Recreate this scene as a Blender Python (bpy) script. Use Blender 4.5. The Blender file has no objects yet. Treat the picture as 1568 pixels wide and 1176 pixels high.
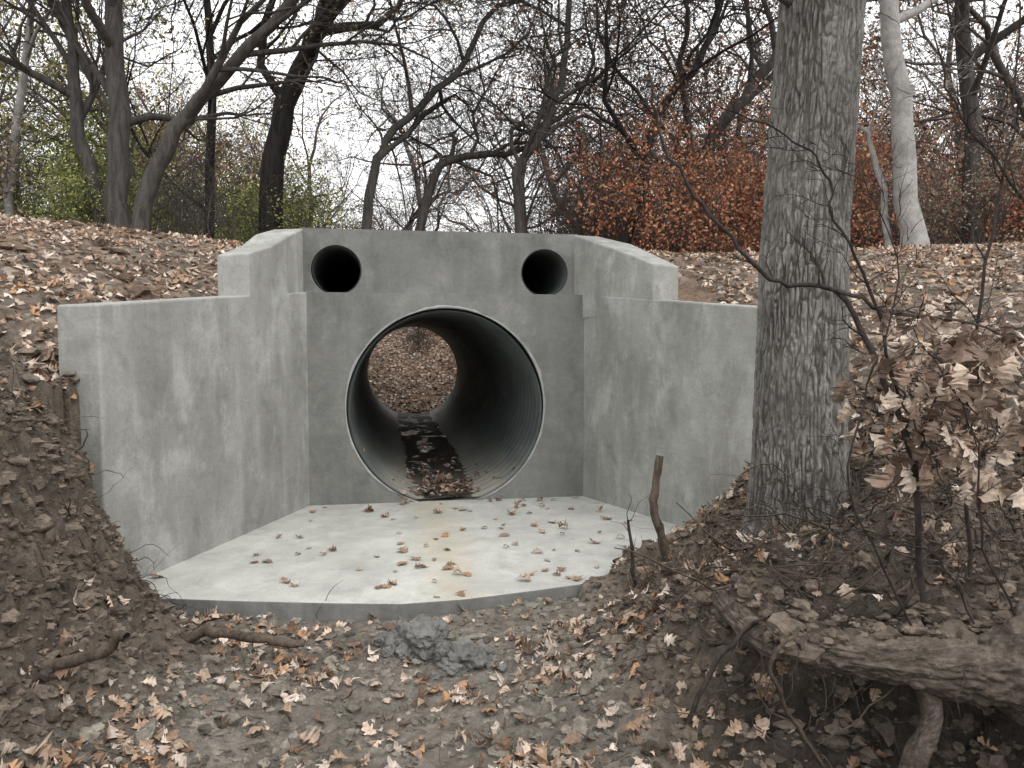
import bpy, math, random, bmesh
import numpy as np
from mathutils import Vector
R = math.radians
rs = np.random.RandomState(7)
scene = bpy.context.scene
CAMZ = 1.67
YAW = R(9.5)
FX, FY = math.sin(YAW), math.cos(YAW)
# survey frame -> world : l = metres right of the station, d = metres ahead
def W(l, d, z=0.0):
    return (d*FX + l*FY, d*FY - l*FX, z)
def toLD(x, y):
    return x*FY - y*FX, x*FX + y*FY

# ------------------------------------------------------------------ noise
_tab = np.random.RandomState(3).rand(256)
_perm = np.random.RandomState(4).permutation(256)
def vn(x, y, z):
    x = np.asarray(x, float); y = np.asarray(y, float); z = np.asarray(z, float)
    xi = np.floor(x).astype(int); yi = np.floor(y).astype(int); zi = np.floor(z).astype(int)
    fx = x-xi; fy = y-yi; fz = z-zi
    fx = fx*fx*(3-2*fx); fy = fy*fy*(3-2*fy); fz = fz*fz*(3-2*fz)
    def h(a, b, c):
        return _tab[_perm[(_perm[(_perm[a & 255]+b) & 255]+c) & 255]]
    r = 0
    for dx in (0, 1):
        wx = fx if dx else 1-fx
        for dy in (0, 1):
            wy = fy if dy else 1-fy
            for dz in (0, 1):
                wz = fz if dz else 1-fz
                r = r + wx*wy*wz*h(xi+dx, yi+dy, zi+dz)
    return r*2-1
def fbm(x, y, z, o=4, g=.5):
    a = 1; s = 0; t = 0
    for i in range(o):
        s = s + a*vn(x*2**i+i*17.3, y*2**i+i*5.1, z*2**i+i*9.7); t += a; a *= g
    return s/t
def sstep(a, b, x):
    t = np.clip((x-a)/(b-a), 0, 1); return t*t*(3-2*t)

# ------------------------------------------------------------------ mesh helper
def mk(name, V, F, mats, mi=None, col=None, smooth=True, parent=None):
    V = np.asarray(V, np.float32).reshape(-1, 3)
    if not isinstance(F, list): F = [F]
    F = [np.asarray(f, np.int32) for f in F if len(f)]
    me = bpy.data.meshes.new(name)
    me.vertices.add(len(V)); me.vertices.foreach_set('co', V.ravel())
    idx = np.concatenate([f.ravel() for f in F])
    tot = np.concatenate([np.full(len(f), f.shape[1], np.int32) for f in F])
    st = np.concatenate([[0], np.cumsum(tot)[:-1]]).astype(np.int32)
    me.loops.add(len(idx)); me.loops.foreach_set('vertex_index', idx)
    me.polygons.add(len(tot)); me.polygons.foreach_set('loop_start', st)
    try: me.polygons.foreach_set('loop_total', tot)
    except Exception: pass
    for m in mats: me.materials.append(m)
    if mi is not None: me.polygons.foreach_set('material_index', np.asarray(mi, np.int32))
    me.polygons.foreach_set('use_smooth', np.full(len(tot), smooth, bool))
    if col is not None:
        a = me.color_attributes.new('Col', 'FLOAT_COLOR', 'POINT')
        c = np.ones((len(V), 4), np.float32); c[:, :col.shape[1]] = col
        a.data.foreach_set('color', c.ravel())
    me.update(calc_edges=True); me.validate()
    ob = bpy.data.objects.new(name, me)
    scene.collection.objects.link(ob)
    if parent: ob.parent = parent
    return ob
def empty(name, loc=(0, 0, 0)):
    e = bpy.data.objects.new(name, None); e.location = loc
    e.empty_display_size = .2
    scene.collection.objects.link(e); return e

# ------------------------------------------------------------------ materials
class NT:
    def __init__(s, name):
        s.m = bpy.data.materials.new(name); s.m.use_nodes = True
        s.t = s.m.node_tree; s.b = s.t.nodes['Principled BSDF']
        s.b.inputs['Specular IOR Level'].default_value = .25
    def n(s, ty, **k):
        n = s.t.nodes.new(ty)
        for a, v in k.items(): setattr(n, a, v)
        return n
    def l(s, a, b): s.t.links.new(a, b)
    def coord(s, scale=(1, 1, 1), out='Object'):
        tc = s.n('ShaderNodeTexCoord'); mp = s.n('ShaderNodeMapping')
        mp.inputs['Scale'].default_value = scale
        s.l(tc.outputs[out], mp.inputs['Vector']); return mp.outputs['Vector']
    def noise(s, vec, scale, detail=6, rough=.6, dist=0):
        n = s.n('ShaderNodeTexNoise'); n.inputs['Scale'].default_value = scale
        n.inputs['Detail'].default_value = detail; n.inputs['Roughness'].default_value = rough
        n.inputs['Distortion'].default_value = dist
        s.l(vec, n.inputs['Vector']); return n.outputs['Fac']
    def ramp(s, fac, stops):
        r = s.n('ShaderNodeValToRGB')
        el = r.color_ramp.elements
        while len(el) < len(stops): el.new(.5)
        for e, (p, c) in zip(el, stops):
            e.position = p
            if not isinstance(c, tuple): c = (c, c, c)
            e.color = (*c, 1)
        s.l(fac, r.inputs['Fac']); return r.outputs['Color']
    def mix(s, fac, a, b, mode='MIX'):
        m = s.n('ShaderNodeMix', data_type='RGBA', blend_type=mode)
        for sock, v in ((m.inputs['Factor'], fac), (m.inputs[6], a), (m.inputs[7], b)):
            if hasattr(v, 'links'): s.l(v, sock)
            elif isinstance(v, tuple): sock.default_value = (*v, 1)
            else: sock.default_value = v
        return m.outputs[2]
    def math(s, op, a, b=0.0):
        m = s.n('ShaderNodeMath', operation=op)
        for i, v in enumerate((a, b)):
            if hasattr(v, 'links'): s.l(v, m.inputs[i])
            else: m.inputs[i].default_value = v
        return m.outputs[0]
    def bump(s, h, strength=.4, dist=.02):
        b = s.n('ShaderNodeBump'); b.inputs['Strength'].default_value = strength
        b.inputs['Distance'].default_value = dist
        s.l(h, b.inputs['Height']); s.l(b.outputs['Normal'], s.b.inputs['Normal'])
    def out(s, col=None, rough=None):
        if col is not None:
            if hasattr(col, 'links'): s.l(col, s.b.inputs['Base Color'])
            else: s.b.inputs['Base Color'].default_value = (*col, 1)
        if rough is not None:
            if hasattr(rough, 'links'): s.l(rough, s.b.inputs['Roughness'])
            else: s.b.inputs['Roughness'].default_value = rough
        return s.m

def concrete(name, dark, light, pale, streak=.6, patch=.5, off=0.0, stain=False):
    m = NT(name)
    v = m.coord((1, 1, streak))
    if off:
        v2 = m.n('ShaderNodeVectorMath', operation='ADD'); v2.inputs[1].default_value = (off, off*2, off)
        m.l(v, v2.inputs[0]); v = v2.outputs[0]
    v1 = m.coord((1, 1, 1)); vs = m.coord((3.2, 3.2, .35)); vt = m.coord((1, 1, 2.2))
    big = m.noise(v, 1.5, 6, .6, .15)
    c = m.ramp(big, [(.35, dark), (.5, tuple((a+b)/2 for a, b in zip(dark, light))), (.64, light)])
    p = m.noise(v, 2.7, 8, .68, .35)
    pm = m.ramp(p, [(.5, 0.), (.62, .7), (.72, 1.)])
    c = m.mix(m.math('MULTIPLY', pm, patch), c, pale)
    st = m.ramp(m.noise(vs, 2.2, 5, .6), [(.5, 0.), (.72, .35)])
    c = m.mix(m.math('MULTIPLY', st, .0 if stain else .8), c, pale)
    dk = m.noise(v, 3.4, 7, .64, .3)
    dm = m.ramp(dk, [(.33, .55), (.48, 0.)])
    c = m.mix(dm, c, tuple(x*.8 for x in dark))
    tr = m.noise(vt, 4.5, 5, .7, .8)
    c = m.mix(1.0, c, m.ramp(tr, [(.32, .9), (.5, 1.), (.68, 1.08)]), 'MULTIPLY')
    f = m.noise(v1, 55, 5, .7)
    c = m.mix(1.0, c, m.ramp(f, [(.3, .86), (.7, 1.1)]), 'MULTIPLY')
    vo = m.n('ShaderNodeTexVoronoi'); vo.inputs['Scale'].default_value = 16; m.l(v1, vo.inputs['Vector'])
    bh = m.ramp(vo.outputs['Distance'], [(.035, .5), (.08, 0.)])
    c = m.mix(bh, c, tuple(x*.5 for x in dark))
    if stain:
        sx = m.n('ShaderNodeSeparateXYZ'); m.l(v1, sx.inputs[0])
        wob = m.noise(v1, 2.2, 5, .6)
        xx = m.math('ADD', sx.outputs['X'], m.math('MULTIPLY', m.math('SUBTRACT', wob, .5), .5))
        d = m.math('ABSOLUTE', m.math('SUBTRACT', xx, .46))
        sm = m.ramp(d, [(.02, .6), (.30, 0.)])
        sm = m.math('MULTIPLY', sm, m.ramp(m.noise(v1, 7, 6, .7), [(.35, .25), (.6, 1.)]))
        c = m.mix(sm, c, (.48, .40, .27))
        wet = m.ramp(m.noise(v1, 1.1, 5, .6), [(.5, 0.), (.68, .45)])
        c = m.mix(wet, c, (.36, .36, .335))
    h = m.math('ADD', m.math('MULTIPLY', m.noise(v1, 7, 8, .62), 1.), m.math('MULTIPLY', f, .12))
    m.bump(h, .4, .02)
    return m.out(c, .85)
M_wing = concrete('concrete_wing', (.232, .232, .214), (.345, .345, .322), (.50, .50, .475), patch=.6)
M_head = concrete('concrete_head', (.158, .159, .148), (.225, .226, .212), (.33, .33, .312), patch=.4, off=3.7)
M_slab = concrete('concrete_slab', (.41, .41, .38), (.53, .53, .49), (.61, .61, .565), streak=1, patch=.4, stain=True)
M_edge = concrete('concrete_grout', (.26, .26, .25), (.42, .42, .41), (.5, .5, .49))

def mat_ground():
    m = NT('soil_and_leaf_litter')
    v = m.coord()
    at = m.n('ShaderNodeAttribute', attribute_name='Col')
    n1 = m.noise(v, 2.3, 8, .65, .3); n2 = m.noise(v, 17, 8, .72)
    c = m.mix(1., at.outputs['Color'], m.ramp(n1, [(.3, .6), (.7, 1.45)]), 'MULTIPLY')
    c = m.mix(1., c, m.ramp(n2, [(.3, .5), (.72, 1.6)]), 'MULTIPLY')
    vo = m.n('ShaderNodeTexVoronoi'); vo.inputs['Scale'].default_value = 13
    dv = m.n('ShaderNodeVectorMath', operation='ADD')
    m.l(v, dv.inputs[0])
    nn = m.n('ShaderNodeTexNoise'); nn.inputs['Scale'].default_value = 9
    m.l(v, nn.inputs['Vector'])
    sc = m.n('ShaderNodeVectorMath', operation='SCALE'); sc.inputs['Scale'].default_value = .12
    m.l(nn.outputs['Color'], sc.inputs[0]); m.l(sc.outputs[0], dv.inputs[1])
    m.l(dv.outputs[0], vo.inputs['Vector'])
    sp = m.n('ShaderNodeSeparateColor'); m.l(vo.outputs['Color'], sp.inputs[0])
    lc = m.ramp(sp.outputs[0], [(0, (.065, .050, .038)), (.3, (.16, .115, .085)), (.6, (.28, .205, .155)), (.85, (.43, .335, .265)), (1, (.55, .455, .385))])
    mask = m.math('MULTIPLY', at.outputs['Alpha'], m.ramp(sp.outputs[1], [(.35, 0.), (.45, 1.)]))
    c = m.mix(mask, c, lc)
    h = m.math('ADD', m.math('MULTIPLY', n2, 1.), m.math('MULTIPLY', m.noise(v, 60, 5, .7), .5))
    m.bump(h, 1., .06)
    return m.out(c, .92)
M_ground = mat_ground()

def mat_leaf(name):
    m = NT(name)
    at = m.n('ShaderNodeAttribute', attribute_name='Col')
    v = m.coord()
    c = m.mix(1., at.outputs['Color'], m.ramp(m.noise(v, 45, 3, .6), [(.3, .7), (.7, 1.2)]), 'MULTIPLY')
    return m.out(c, .6)
M_leaf = mat_leaf('dry_leaf')
def mat_fol():
    m = NT('foliage')
    at = m.n('ShaderNodeAttribute', attribute_name='Col')
    m.b.inputs['Specular IOR Level'].default_value = .1
    return m.out(at.outputs['Color'], .8)
M_fol = mat_fol()

def mat_bark(name, dark, light, sc=14, vert=.15, strength=.8, lichen=None):
    m = NT(name)
    v = m.coord((1, 1, vert)); v1 = m.coord()
    n = m.noise(v, sc, 8, .65, .4)
    c = m.ramp(n, [(.35, dark), (.62, light)])
    if lichen:
        c = m.mix(m.ramp(m.noise(v1, 2.2, 7, .7), [(.48, 0.), (.62, .7)]), c, lichen)
    c = m.mix(1., c, m.ramp(m.noise(v1, 50, 4, .7), [(.3, .75), (.7, 1.2)]), 'MULTIPLY')
    m.bump(m.math('ADD', n, m.math('MULTIPLY', m.noise(v1, 70, 4, .7), .3)), strength, .02)
    return m.out(c, .9)
def mat_plain(name, dark, light):
    m = NT(name); c = m.ramp(m.noise(m.coord((1, 1, .3)), 9, 3, .6), [(.35, dark), (.62, light)])
    m.b.inputs['Specular IOR Level'].default_value = .1
    return m.out(c, .9)
M_bark = mat_bark('bark_grey_brown', (.035, .030, .027), (.085, .077, .07))
M_barkd = mat_bark('bark_dark', (.012, .010, .010), (.035, .031, .028))
M_barkf = mat_plain('bark_distant', (.065, .056, .052), (.12, .106, .10))  # paler, greyer bark: distance haze painted into the colour
M_barkw = mat_bark('bark_pale', (.20, .19, .18), (.36, .345, .33), 6, .8, .3)
M_twig = mat_bark('twig', (.022, .017, .015), (.06, .048, .043), 30, .3, .4)
M_root = mat_bark('root', (.05, .038, .03), (.14, .11, .085), 18, .4, 1.)

def mat_trunk():
    m = NT('bark_furrowed')
    at = m.n('ShaderNodeAttribute', attribute_name='Col'); v1 = m.coord()
    v = m.coord((1, 1, .25))
    sp = m.n('ShaderNodeSeparateColor'); m.l(at.outputs['Color'], sp.inputs[0])
    c = m.ramp(sp.outputs[0], [(.05, (.062, .055, .048)), (.4, (.135, .125, .113)), (.8, (.22, .208, .192))])
    c = m.mix(m.ramp(m.noise(v1, 1.8, 6, .65), [(.46, 0.), (.7, .6)]), c, (.125, .118, .106))
    c = m.mix(1., c, m.ramp(m.noise(v, 40, 5, .7), [(.3, .6), (.7, 1.4)]), 'MULTIPLY')
    c = m.mix(1., c, m.ramp(m.noise(v1, 3, 4, .6), [(.3, .8), (.7, 1.25)]), 'MULTIPLY')
    m.bump(m.math('ADD', m.noise(v, 60, 5, .7), m.noise(v1, 30, 5, .7)), .9, .012)
    return m.out(c, .92)
M_trunk = mat_trunk()

def mat_pipe():
    m = NT('galvanised_steel')
    v = m.coord((1, .3, 1)); v1 = m.coord()
    at = m.n('ShaderNodeAttribute', attribute_name='Col')
    sx = m.n('ShaderNodeSeparateXYZ'); m.l(v1, sx.inputs[0])
    n = m.noise(v, 3.5, 6, .6)
    c = m.ramp(n, [(.3, (.11, .125, .12)), (.7, (.19, .21, .20))])
    low = m.ramp(m.math('ADD', sx.outputs['Z'], m.math('MULTIPLY', m.math('SUBTRACT', n, .5), .7)), [(.10, 1.), (.38, 0.)])
    c = m.mix(m.math('MULTIPLY', low, .8), c, (.25, .235, .20))
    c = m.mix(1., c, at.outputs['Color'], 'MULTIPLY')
    m.l(m.math('MULTIPLY', m.math('SUBTRACT', 1., low), .5), m.b.inputs['Metallic'])
    m.bump(m.noise(v1, 30, 4, .6), .15, .01)
    return m.out(c, .42)
M_pipe = mat_pipe()
def mat_silt():
    m = NT('wet_silt'); v = m.coord((1, .5, 1))
    n = m.noise(v, 2.6, 6, .6, .5)
    c = m.ramp(n, [(.38, (.02, .02, .018)), (.47, (.06, .053, .042)), (.7, (.15, .125, .10))])
    r = m.ramp(n, [(.40, .05), (.46, .85)])
    m.b.inputs['Specular IOR Level'].default_value = .5
    m.bump(m.ramp(n, [(.40, 0.), (.7, 1.)]), .5, .02)
    return m.out(c, r)
M_silt = mat_silt()
def mat_clay():
    m = NT('clay_rubble'); v = m.coord()
    n = m.noise(v, 9, 7, .65)
    c = m.ramp(n, [(.3, (.10, .097, .09)), (.7, (.24, .232, .215))])
    m.bump(n, .8, .04); return m.out(c, .75)
M_clay = mat_clay()
def mat_clod():
    m = NT('soil_clod'); v = m.coord()
    at = m.n('ShaderNodeAttribute', attribute_name='Col')
    n = m.noise(v, 25, 7, .7)
    c = m.mix(1., at.outputs['Color'], m.ramp(n, [(.3, .5), (.7, 1.4)]), 'MULTIPLY')
    m.bump(n, 1., .03); return m.out(c, .95)
M_clod = mat_clod()

# ------------------------------------------------------------------ TERRAIN
CP = np.array([
 (-1.5,0,-.05),(0,0,-.05),(1.2,0,0),(0,1.5,-.1),(-1.2,1.5,-.05),
 (-1.3,3,-.12),(-.5,3,-.15),(0,3,-.12),(-1.3,4,-.15),(-.3,4,-.16),(-.6,4.5,-.13),(-.2,4.6,-.12),(-1.6,4.7,-.12),(-1.1,4.6,-.13),(.35,4.75,-.1),(-2.05,4.8,-.06),
 (-2.62,4.8,1.2),(-2.50,4.75,.75),(-2.28,4.8,.25),(-2.95,4.6,1.42),(-2.55,4,1.28),(-2.28,4,.6),(-1.95,4,.02),
 (-2.05,3,.45),(-1.72,3,.02),(-2.4,3,1.1),(-2.3,2,.9),(-1.8,1.5,.2),(-3.2,3,1.4),(-3,1,1.3),(-3,-1,1.3),
 (-3.0,5,1.36),(-3.2,5.3,1.6),(-3.1,6,1.84),(-2.95,7,2.0),(-3.7,5.4,1.78),(-4.6,6,2.2),(-4.2,5,1.75),(-4,4,1.55),(-5,3,1.8),
 (-2.9,7.6,2.2),(-3.2,8,2.42),(-5,8,2.78),(-5,10,3.1),(-8,12,3.45),(-3,10,2.85),(-6,11,3.25),(-8,9,3.25),(-8,6,2.8),(-9,3,2.4),
 (-.6,9,2.75),(-1.5,8.6,2.7),(.8,9,2.74),(-2,10,2.78),(0,12,2.82),(1,12,2.82),(-1.9,8.3,2.55),(-.4,8.6,2.75),(.6,8.5,2.74),
 (1.75,7.8,2.2),(2.3,6.8,1.93),(2.6,8,2.28),(2.5,9.5,2.7),(4,9.5,2.75),(6,10,2.88),(8,12,3.15),(3,7,2.03),(4,7,2.15),(4,5.5,1.6),(3,5.3,1.4),(2.5,5.6,1.4),
 (2.7,4,1.05),(2.1,3.6,.86),(3.5,4,1.25),(4,2.5,1.2),(6,5,1.9),(8,7,2.5),(3.5,0,1.0),
 (1.75,4.7,.5),(2.1,4.8,.75),(1.2,4.9,.36),(1.15,5.3,.25),(1.5,4.3,.5),(.95,4.2,.32),(.56,5.0,-.02),(.62,4.6,.05),(.3,3.8,-.05),(.72,3.5,.2),(.1,3.1,-.1),
 (1.0,3.35,.56),(1.6,3.35,.66),(2.1,3.3,.70),(1.15,2.95,-.1),(1.6,2.98,-.15),(2.1,2.95,-.1),(1.8,2.7,-.15),(1.2,2.6,-.12),(1.0,2.3,-.05),(2.6,2.8,.1),(2.2,2.2,.0),(.6,2.6,-.05),
 (0,16,2.8),(-6,16,3.1),(6,16,2.95),(-12,16,3.4),(12,16,3.2),(0,25,2.6),(-15,25,3),(15,25,3),(0,50,3),(-40,50,4),(40,50,4),(-20,5,3.5),(20,5,3.5),(20,-8,3),(-20,-8,3),(0,-15,.0),(0,90,4),(-90,60,5),(90,60,5),(90,-40,4),(-90,-40,4),
], float)
cw = np.array([W(l, d)[:2] for l, d, z in CP])
dm = np.sqrt(((cw[:, None]-cw[None])**2).sum(-1))
wts = np.linalg.solve(np.block([[dm, np.ones((len(CP), 1))], [np.ones((1, len(CP))), np.zeros((1, 1))]]), np.append(CP[:, 2], 0))
def rbf(x, y):
    r = np.full(x.shape, wts[-1])
    for (a, b), w in zip(cw, wts[:-1]):
        r = r + w*np.sqrt((x-a)**2+(y-b)**2)
    return r
HX0, HX1, HY = -.75, 2.10, 7.92
LS, RS = .408, .36
PCX, PCZ, PR = .643, .98, 1.03
FRONT = [(-2.4, 5.40), (-1.85, 5.34), (-1.50, 5.22), (-.9, 5.06), (-.35, 4.93), (.10, 4.84), (.5, 4.86), (.95, 4.95), (1.42, 5.06), (2.0, 5.15), (3.2, 5.45)]
FRX, FRY = [p[0] for p in FRONT], [p[1] for p in FRONT]
def inside(x, y):
    return (x > HX0-LS*(HY-y)-.17) & (x < HX1+RS*(HY-y)+.17) & (y < 8.16)
def moundd(x, y): return ((x-1.42)*1.26-(y-5.08)*1.17)/1.72
def bankmask(l, d):
    return np.clip(sstep(.4, .95, l)*sstep(6.2, 5, d) + sstep(-1.8, -2.1, l)*sstep(6, 4.8, d), 0, 1)
def height(x, y):
    z = rbf(x, y)
    l, d = toLD(x, y)
    near = 1-sstep(9, 20, d)
    lump = fbm(x*1.6, y*1.6, z*1.6, 4, .5)*.10
    clod = (np.abs(fbm(x*5, y*5, z*5, 5, .62)))*.22-.04
    blk = np.maximum(0, fbm(x*9, y*9, z*9, 2))*.10
    bank = bankmask(l, d)
    bed = sstep(-1.8, -1.2, l)*sstep(1.0, .4, l)*sstep(6, 5, d)
    a = .38+.9*bank
    z2 = z + (lump+clod+blk*(bank+.35*bed))*a*near*(1-.3*bed) + (1-near)*fbm(x*.1, y*.1, 0*x, 3)*.5
    yf = np.interp(x, FRX, FRY)
    lip = sstep(.45, .05, yf-y)*(x < 1.3)*(y < 5.6)*(y > 4.0)*(x > -1.75)
    z2 = z2*(1-lip)+np.minimum(z2, -.055+fbm(x*5, y*5, 0*x, 3)*.07)*lip
    cap = -.15+4.*np.maximum(0, yf-.02-y)
    dd = moundd(x, y)
    dd = dd+fbm(x*2.5, y*2.5, 0*x, 3)*.12
    cap = np.maximum(cap, -.13+np.maximum(dd, 0)*1.0+(np.maximum(z2-z, 0)*sstep(0, .2, dd)))
    z3 = np.where(inside(x, y), np.minimum(z2, cap), z2)
    z3 = np.where((x > -1.0) & (x < 2.25) & (y >= 8.16) & (y < 16.9), np.maximum(z3, 2.70), z3)
    ch = np.maximum(.36*(y-19.5), 0.0)+np.maximum(0, np.abs(x-.6-.05*(y-17))-1.9)*.6+fbm(x*1.3, y*1.3, 0*x, 4)*.22
    z3 = np.where(y > 17.12, np.minimum(z3, ch), z3)
    return z3
def spaced(a, b, s): return np.arange(a, b, s)
def outw(start, s, g, lim, sign):
    r = []; v = start
    while abs(v) < lim: s *= g; v += sign*s; r.append(v)
    return r
xs = np.array(sorted(outw(-4.6, .045, 1.09, 320, -1)) + list(spaced(-4.6, 4.6, .030)) + outw(4.6, .045, 1.09, 320, 1))
ys = np.array(sorted(outw(1.8, .05, 1.15, 200, -1)) + list(spaced(1.8, 5.6, .026)) + list(spaced(5.62, 8.4, .042)) + list(spaced(8.42, 16.9, .11)) + list(spaced(16.93, 17.4, .06)) + outw(17.4, .08, 1.05, 420, 1))
X, Y = np.meshgrid(xs, ys)
Z = height(X, Y)
nx, ny = len(xs), len(ys)
gi = np.arange(nx*ny).reshape(ny, nx)
F = np.stack([gi[:-1, :-1], gi[:-1, 1:], gi[1:, 1:], gi[1:, :-1]], -1).reshape(-1, 4)
zc = Z.ravel()[F]; xc = X.ravel()[F].mean(1); yc = Y.ravel()[F].mean(1)
bad = ((zc.max(1)-zc.min(1)) > .7) & (xc > -.98) & (xc < 2.25) & (yc > 7.9) & (yc < 17.6)
F = F[~bad]
L_, D_ = toLD(X, Y)
gz = np.gradient(Z, ys, axis=0); gx = np.gradient(Z, xs, axis=1)
slope = np.sqrt(gx**2+gz**2)
def lerp(a, b, t): return a*(1-t[..., None])+b*t[..., None]
soil = np.array([.19, .157, .124]); dark = np.array([.12, .098, .078]); clay = np.array([.255, .23, .197]); orange = np.array([.30, .20, .135])
C = np.ones(Z.shape+(3,))*soil
bed = sstep(-2.0, -1.4, L_)*sstep(.9, .3, L_)*sstep(6, 5, D_)
C = lerp(C, clay, bed*.9)
pn = fbm(X*1.1, Y*1.1, Z, 4)
C = lerp(C, orange, sstep(.02, .3, pn)*(1-bed)*sstep(4.6, 5.4, D_)*.8)
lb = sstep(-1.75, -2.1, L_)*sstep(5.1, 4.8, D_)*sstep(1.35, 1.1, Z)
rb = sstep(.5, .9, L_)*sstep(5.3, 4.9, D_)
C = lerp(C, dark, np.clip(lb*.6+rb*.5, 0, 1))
C = lerp(C, dark*.5, np.clip(sstep(.6, 1., L_)*sstep(3.3, 3.1, D_)*sstep(.45, .25, Z)*.9, 0, 1))  # hollow under the fallen trunk: its shade is painted into the soil colour
lit = np.clip(sstep(4.9, 6.0, D_)*.85+.1+sstep(1.9, 2.5, L_)*.4, 0, 1)*(1-.8*sstep(.04, .3, pn)*sstep(20, 12, D_))
lit *= (1-.8*sstep(.8, 1.6, slope))*(1-lb)
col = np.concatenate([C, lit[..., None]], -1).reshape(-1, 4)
def lipshift(x, y, z):
    l, d = toLD(x, y)
    return sstep(.28, .5, z)*sstep(3.9, 3.2, d)*(d > 2.9)*sstep(.8, 1.05, l)*sstep(2.9, 2.4, l)*(.10+.08*fbm(x*3, y*3, z*3, 3))
sh = lipshift(X, Y, Z)
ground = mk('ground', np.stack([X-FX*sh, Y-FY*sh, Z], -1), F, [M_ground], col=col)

def gh(x, y):
    ix = np.clip(np.searchsorted(xs, x)-1, 0, nx-2); iy = np.clip(np.searchsorted(ys, y)-1, 0, ny-2)
    tx = (x-xs[ix])/(xs[ix+1]-xs[ix]); ty = (y-ys[iy])/(ys[iy+1]-ys[iy])
    return (Z[iy, ix]*(1-tx)+Z[iy, ix+1]*tx)*(1-ty)+(Z[iy+1, ix]*(1-tx)+Z[iy+1, ix+1]*tx)*ty
def gn(x, y, e=.06):
    dx = (gh(x+e, y)-gh(x-e, y))/(2*e); dy = (gh(x, y+e)-gh(x, y-e))/(2*e)
    n = np.stack([-dx, -dy, np.ones_like(dx)], -1)
    return n/np.linalg.norm(n, axis=1, keepdims=True)

# ------------------------------------------------------------------ CONCRETE STRUCTURE
def bevel(ob, w=.012):
    b = ob.modifiers.new('Bevel', 'BEVEL'); b.width = w; b.segments = 2; b.limit_method = 'ANGLE'; b.angle_limit = R(40)
def recalc(ob):
    bm = bmesh.new(); bm.from_mesh(ob.data); bmesh.ops.recalc_face_normals(bm, faces=bm.faces); bm.to_mesh(ob.data); bm.free()
def prism(name, front, back, zb, mat, parent, bev=.014):
    n = len(front); V = []
    for (x, y, z) in front: V += [(x, y, zb), (x, y, z)]
    for (x, y, z) in back: V += [(x, y, zb), (x, y, z)]
    F4 = []
    o = 2*n
    for i in range(n-1):
        a, b = 2*i, 2*i+2
        F4.append((a, b, b+1, a+1)); F4.append((o+b, o+a, o+a+1, o+b+1)); F4.append((a+1, b+1, o+b+1, o+a+1)); F4.append((b, a, o+a, o+b))
    F4.append((0, 1, o+1, o)); e = 2*(n-1); F4.append((e+1, e, o+e, o+e+1))
    ob = mk(name, V, np.array(F4), [mat], smooth=False, parent=parent)
    recalc(ob); bevel(ob, bev); return ob
def holewall(name, x0, x1, z0, z1, y0, y1, cx, cz, r, mat, parent, seg=96):
    ang = list(np.linspace(0, 2*math.pi, seg, endpoint=False))
    for X_, Z_ in ((x0, z0), (x1, z0), (x1, z1), (x0, z1)):
        ang.append(math.atan2(Z_-cz, X_-cx) % (2*math.pi))
    ang = sorted(set(round(a, 6) for a in ang)); n = len(ang); V = []
    inn = []; outp = []
    for a in ang:
        c, s = math.cos(a), math.sin(a); t = 1e9
        if c > 1e-9: t = min(t, (x1-cx)/c)
        if c < -1e-9: t = min(t, (x0-cx)/c)
        if s > 1e-9: t = min(t, (z1-cz)/s)
        if s < -1e-9: t = min(t, (z0-cz)/s)
        inn.append((cx+r*c, cz+r*s)); outp.append((cx+t*c, cz+t*s))
    for pts, yy in ((inn, y0), (outp, y0), (inn, y1), (outp, y1)):
        V += [(p[0], yy, p[1]) for p in pts]
    Fq = []
    for i in range(n):
        j = (i+1) % n
        Fq.append((i, j, n+j, n+i)); Fq.append((2*n+j, 2*n+i, 3*n+i, 3*n+j)); Fq.append((n+i, n+j, 3*n+j, 3*n+i)); Fq.append((j, i, 2*n+i, 2*n+j))
    ob = mk(name, V, np.array(Fq), [mat], smooth=False, parent=parent)
    recalc(ob); return ob
HW = empty('concrete_culvert_headwall')
holewall('headwall_face', HX0-.12, HX1+.12, -.16, 2.15, HY, HY+.36, PCX, PCZ, PR+.006, M_head, HW)
UY = 8.06
mid = (-.79+2.02)/2
holewall('parapet_left', -.83, mid, 2.12, 2.80, UY, UY+.34, -.464, 2.385, .252, M_head, HW, 48)
holewall('parapet_right', mid, 2.06, 2.12, 2.80, UY, UY+.34, 1.70, 2.385, .252, M_head, HW, 48)
t = .32
def off(p, side, s):
    d = np.array([s if side > 0 else -s, -1.]); d /= np.linalg.norm(d)
    n = np.array([-d[1], d[0]]) if side > 0 else np.array([d[1], -d[0]])
    return (p[0]+n[0]*t, p[1]+n[1]*t)
Lp = lambda y: (HX0-LS*(HY-y), y)
Rp = lambda y: (HX1+RS*(HY-y), y)
def lowtop(y): return 1.90+(y-5.33)*.0965
fl = [(*Lp(y), lowtop(y)) for y in (5.33, 6.2, 6.97, HY+.1)]
prism('wing_wall_left', fl, [(*off(p[:2], -1, LS), p[2]) for p in fl], -.16, M_wing, HW)
fr = [(*Rp(y), lowtop(y)) for y in (5.40, 6.2, 6.88, HY+.1)]
prism('wing_wall_right', fr, [(*off(p[:2], 1, RS), p[2]) for p in fr], -.16, M_wing, HW)
e = .008
fl = [(-1.13-e, 6.97, 2.42), (-.99-e, 7.31, 2.52), (-.886-e, 7.57, 2.64), (-.79, 8.07, 2.795)]
bl = [(-1.43, 7.09, 2.41), (-1.29, 7.43, 2.53), (-1.19, 7.69, 2.68), (-1.10, 8.22, 2.80)]
fl.append((-.79, 8.40, 2.795)); bl.append((-1.10, 8.42, 2.80))
prism('parapet_wing_left', fl, bl, 1.9, M_wing, HW)
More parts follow.
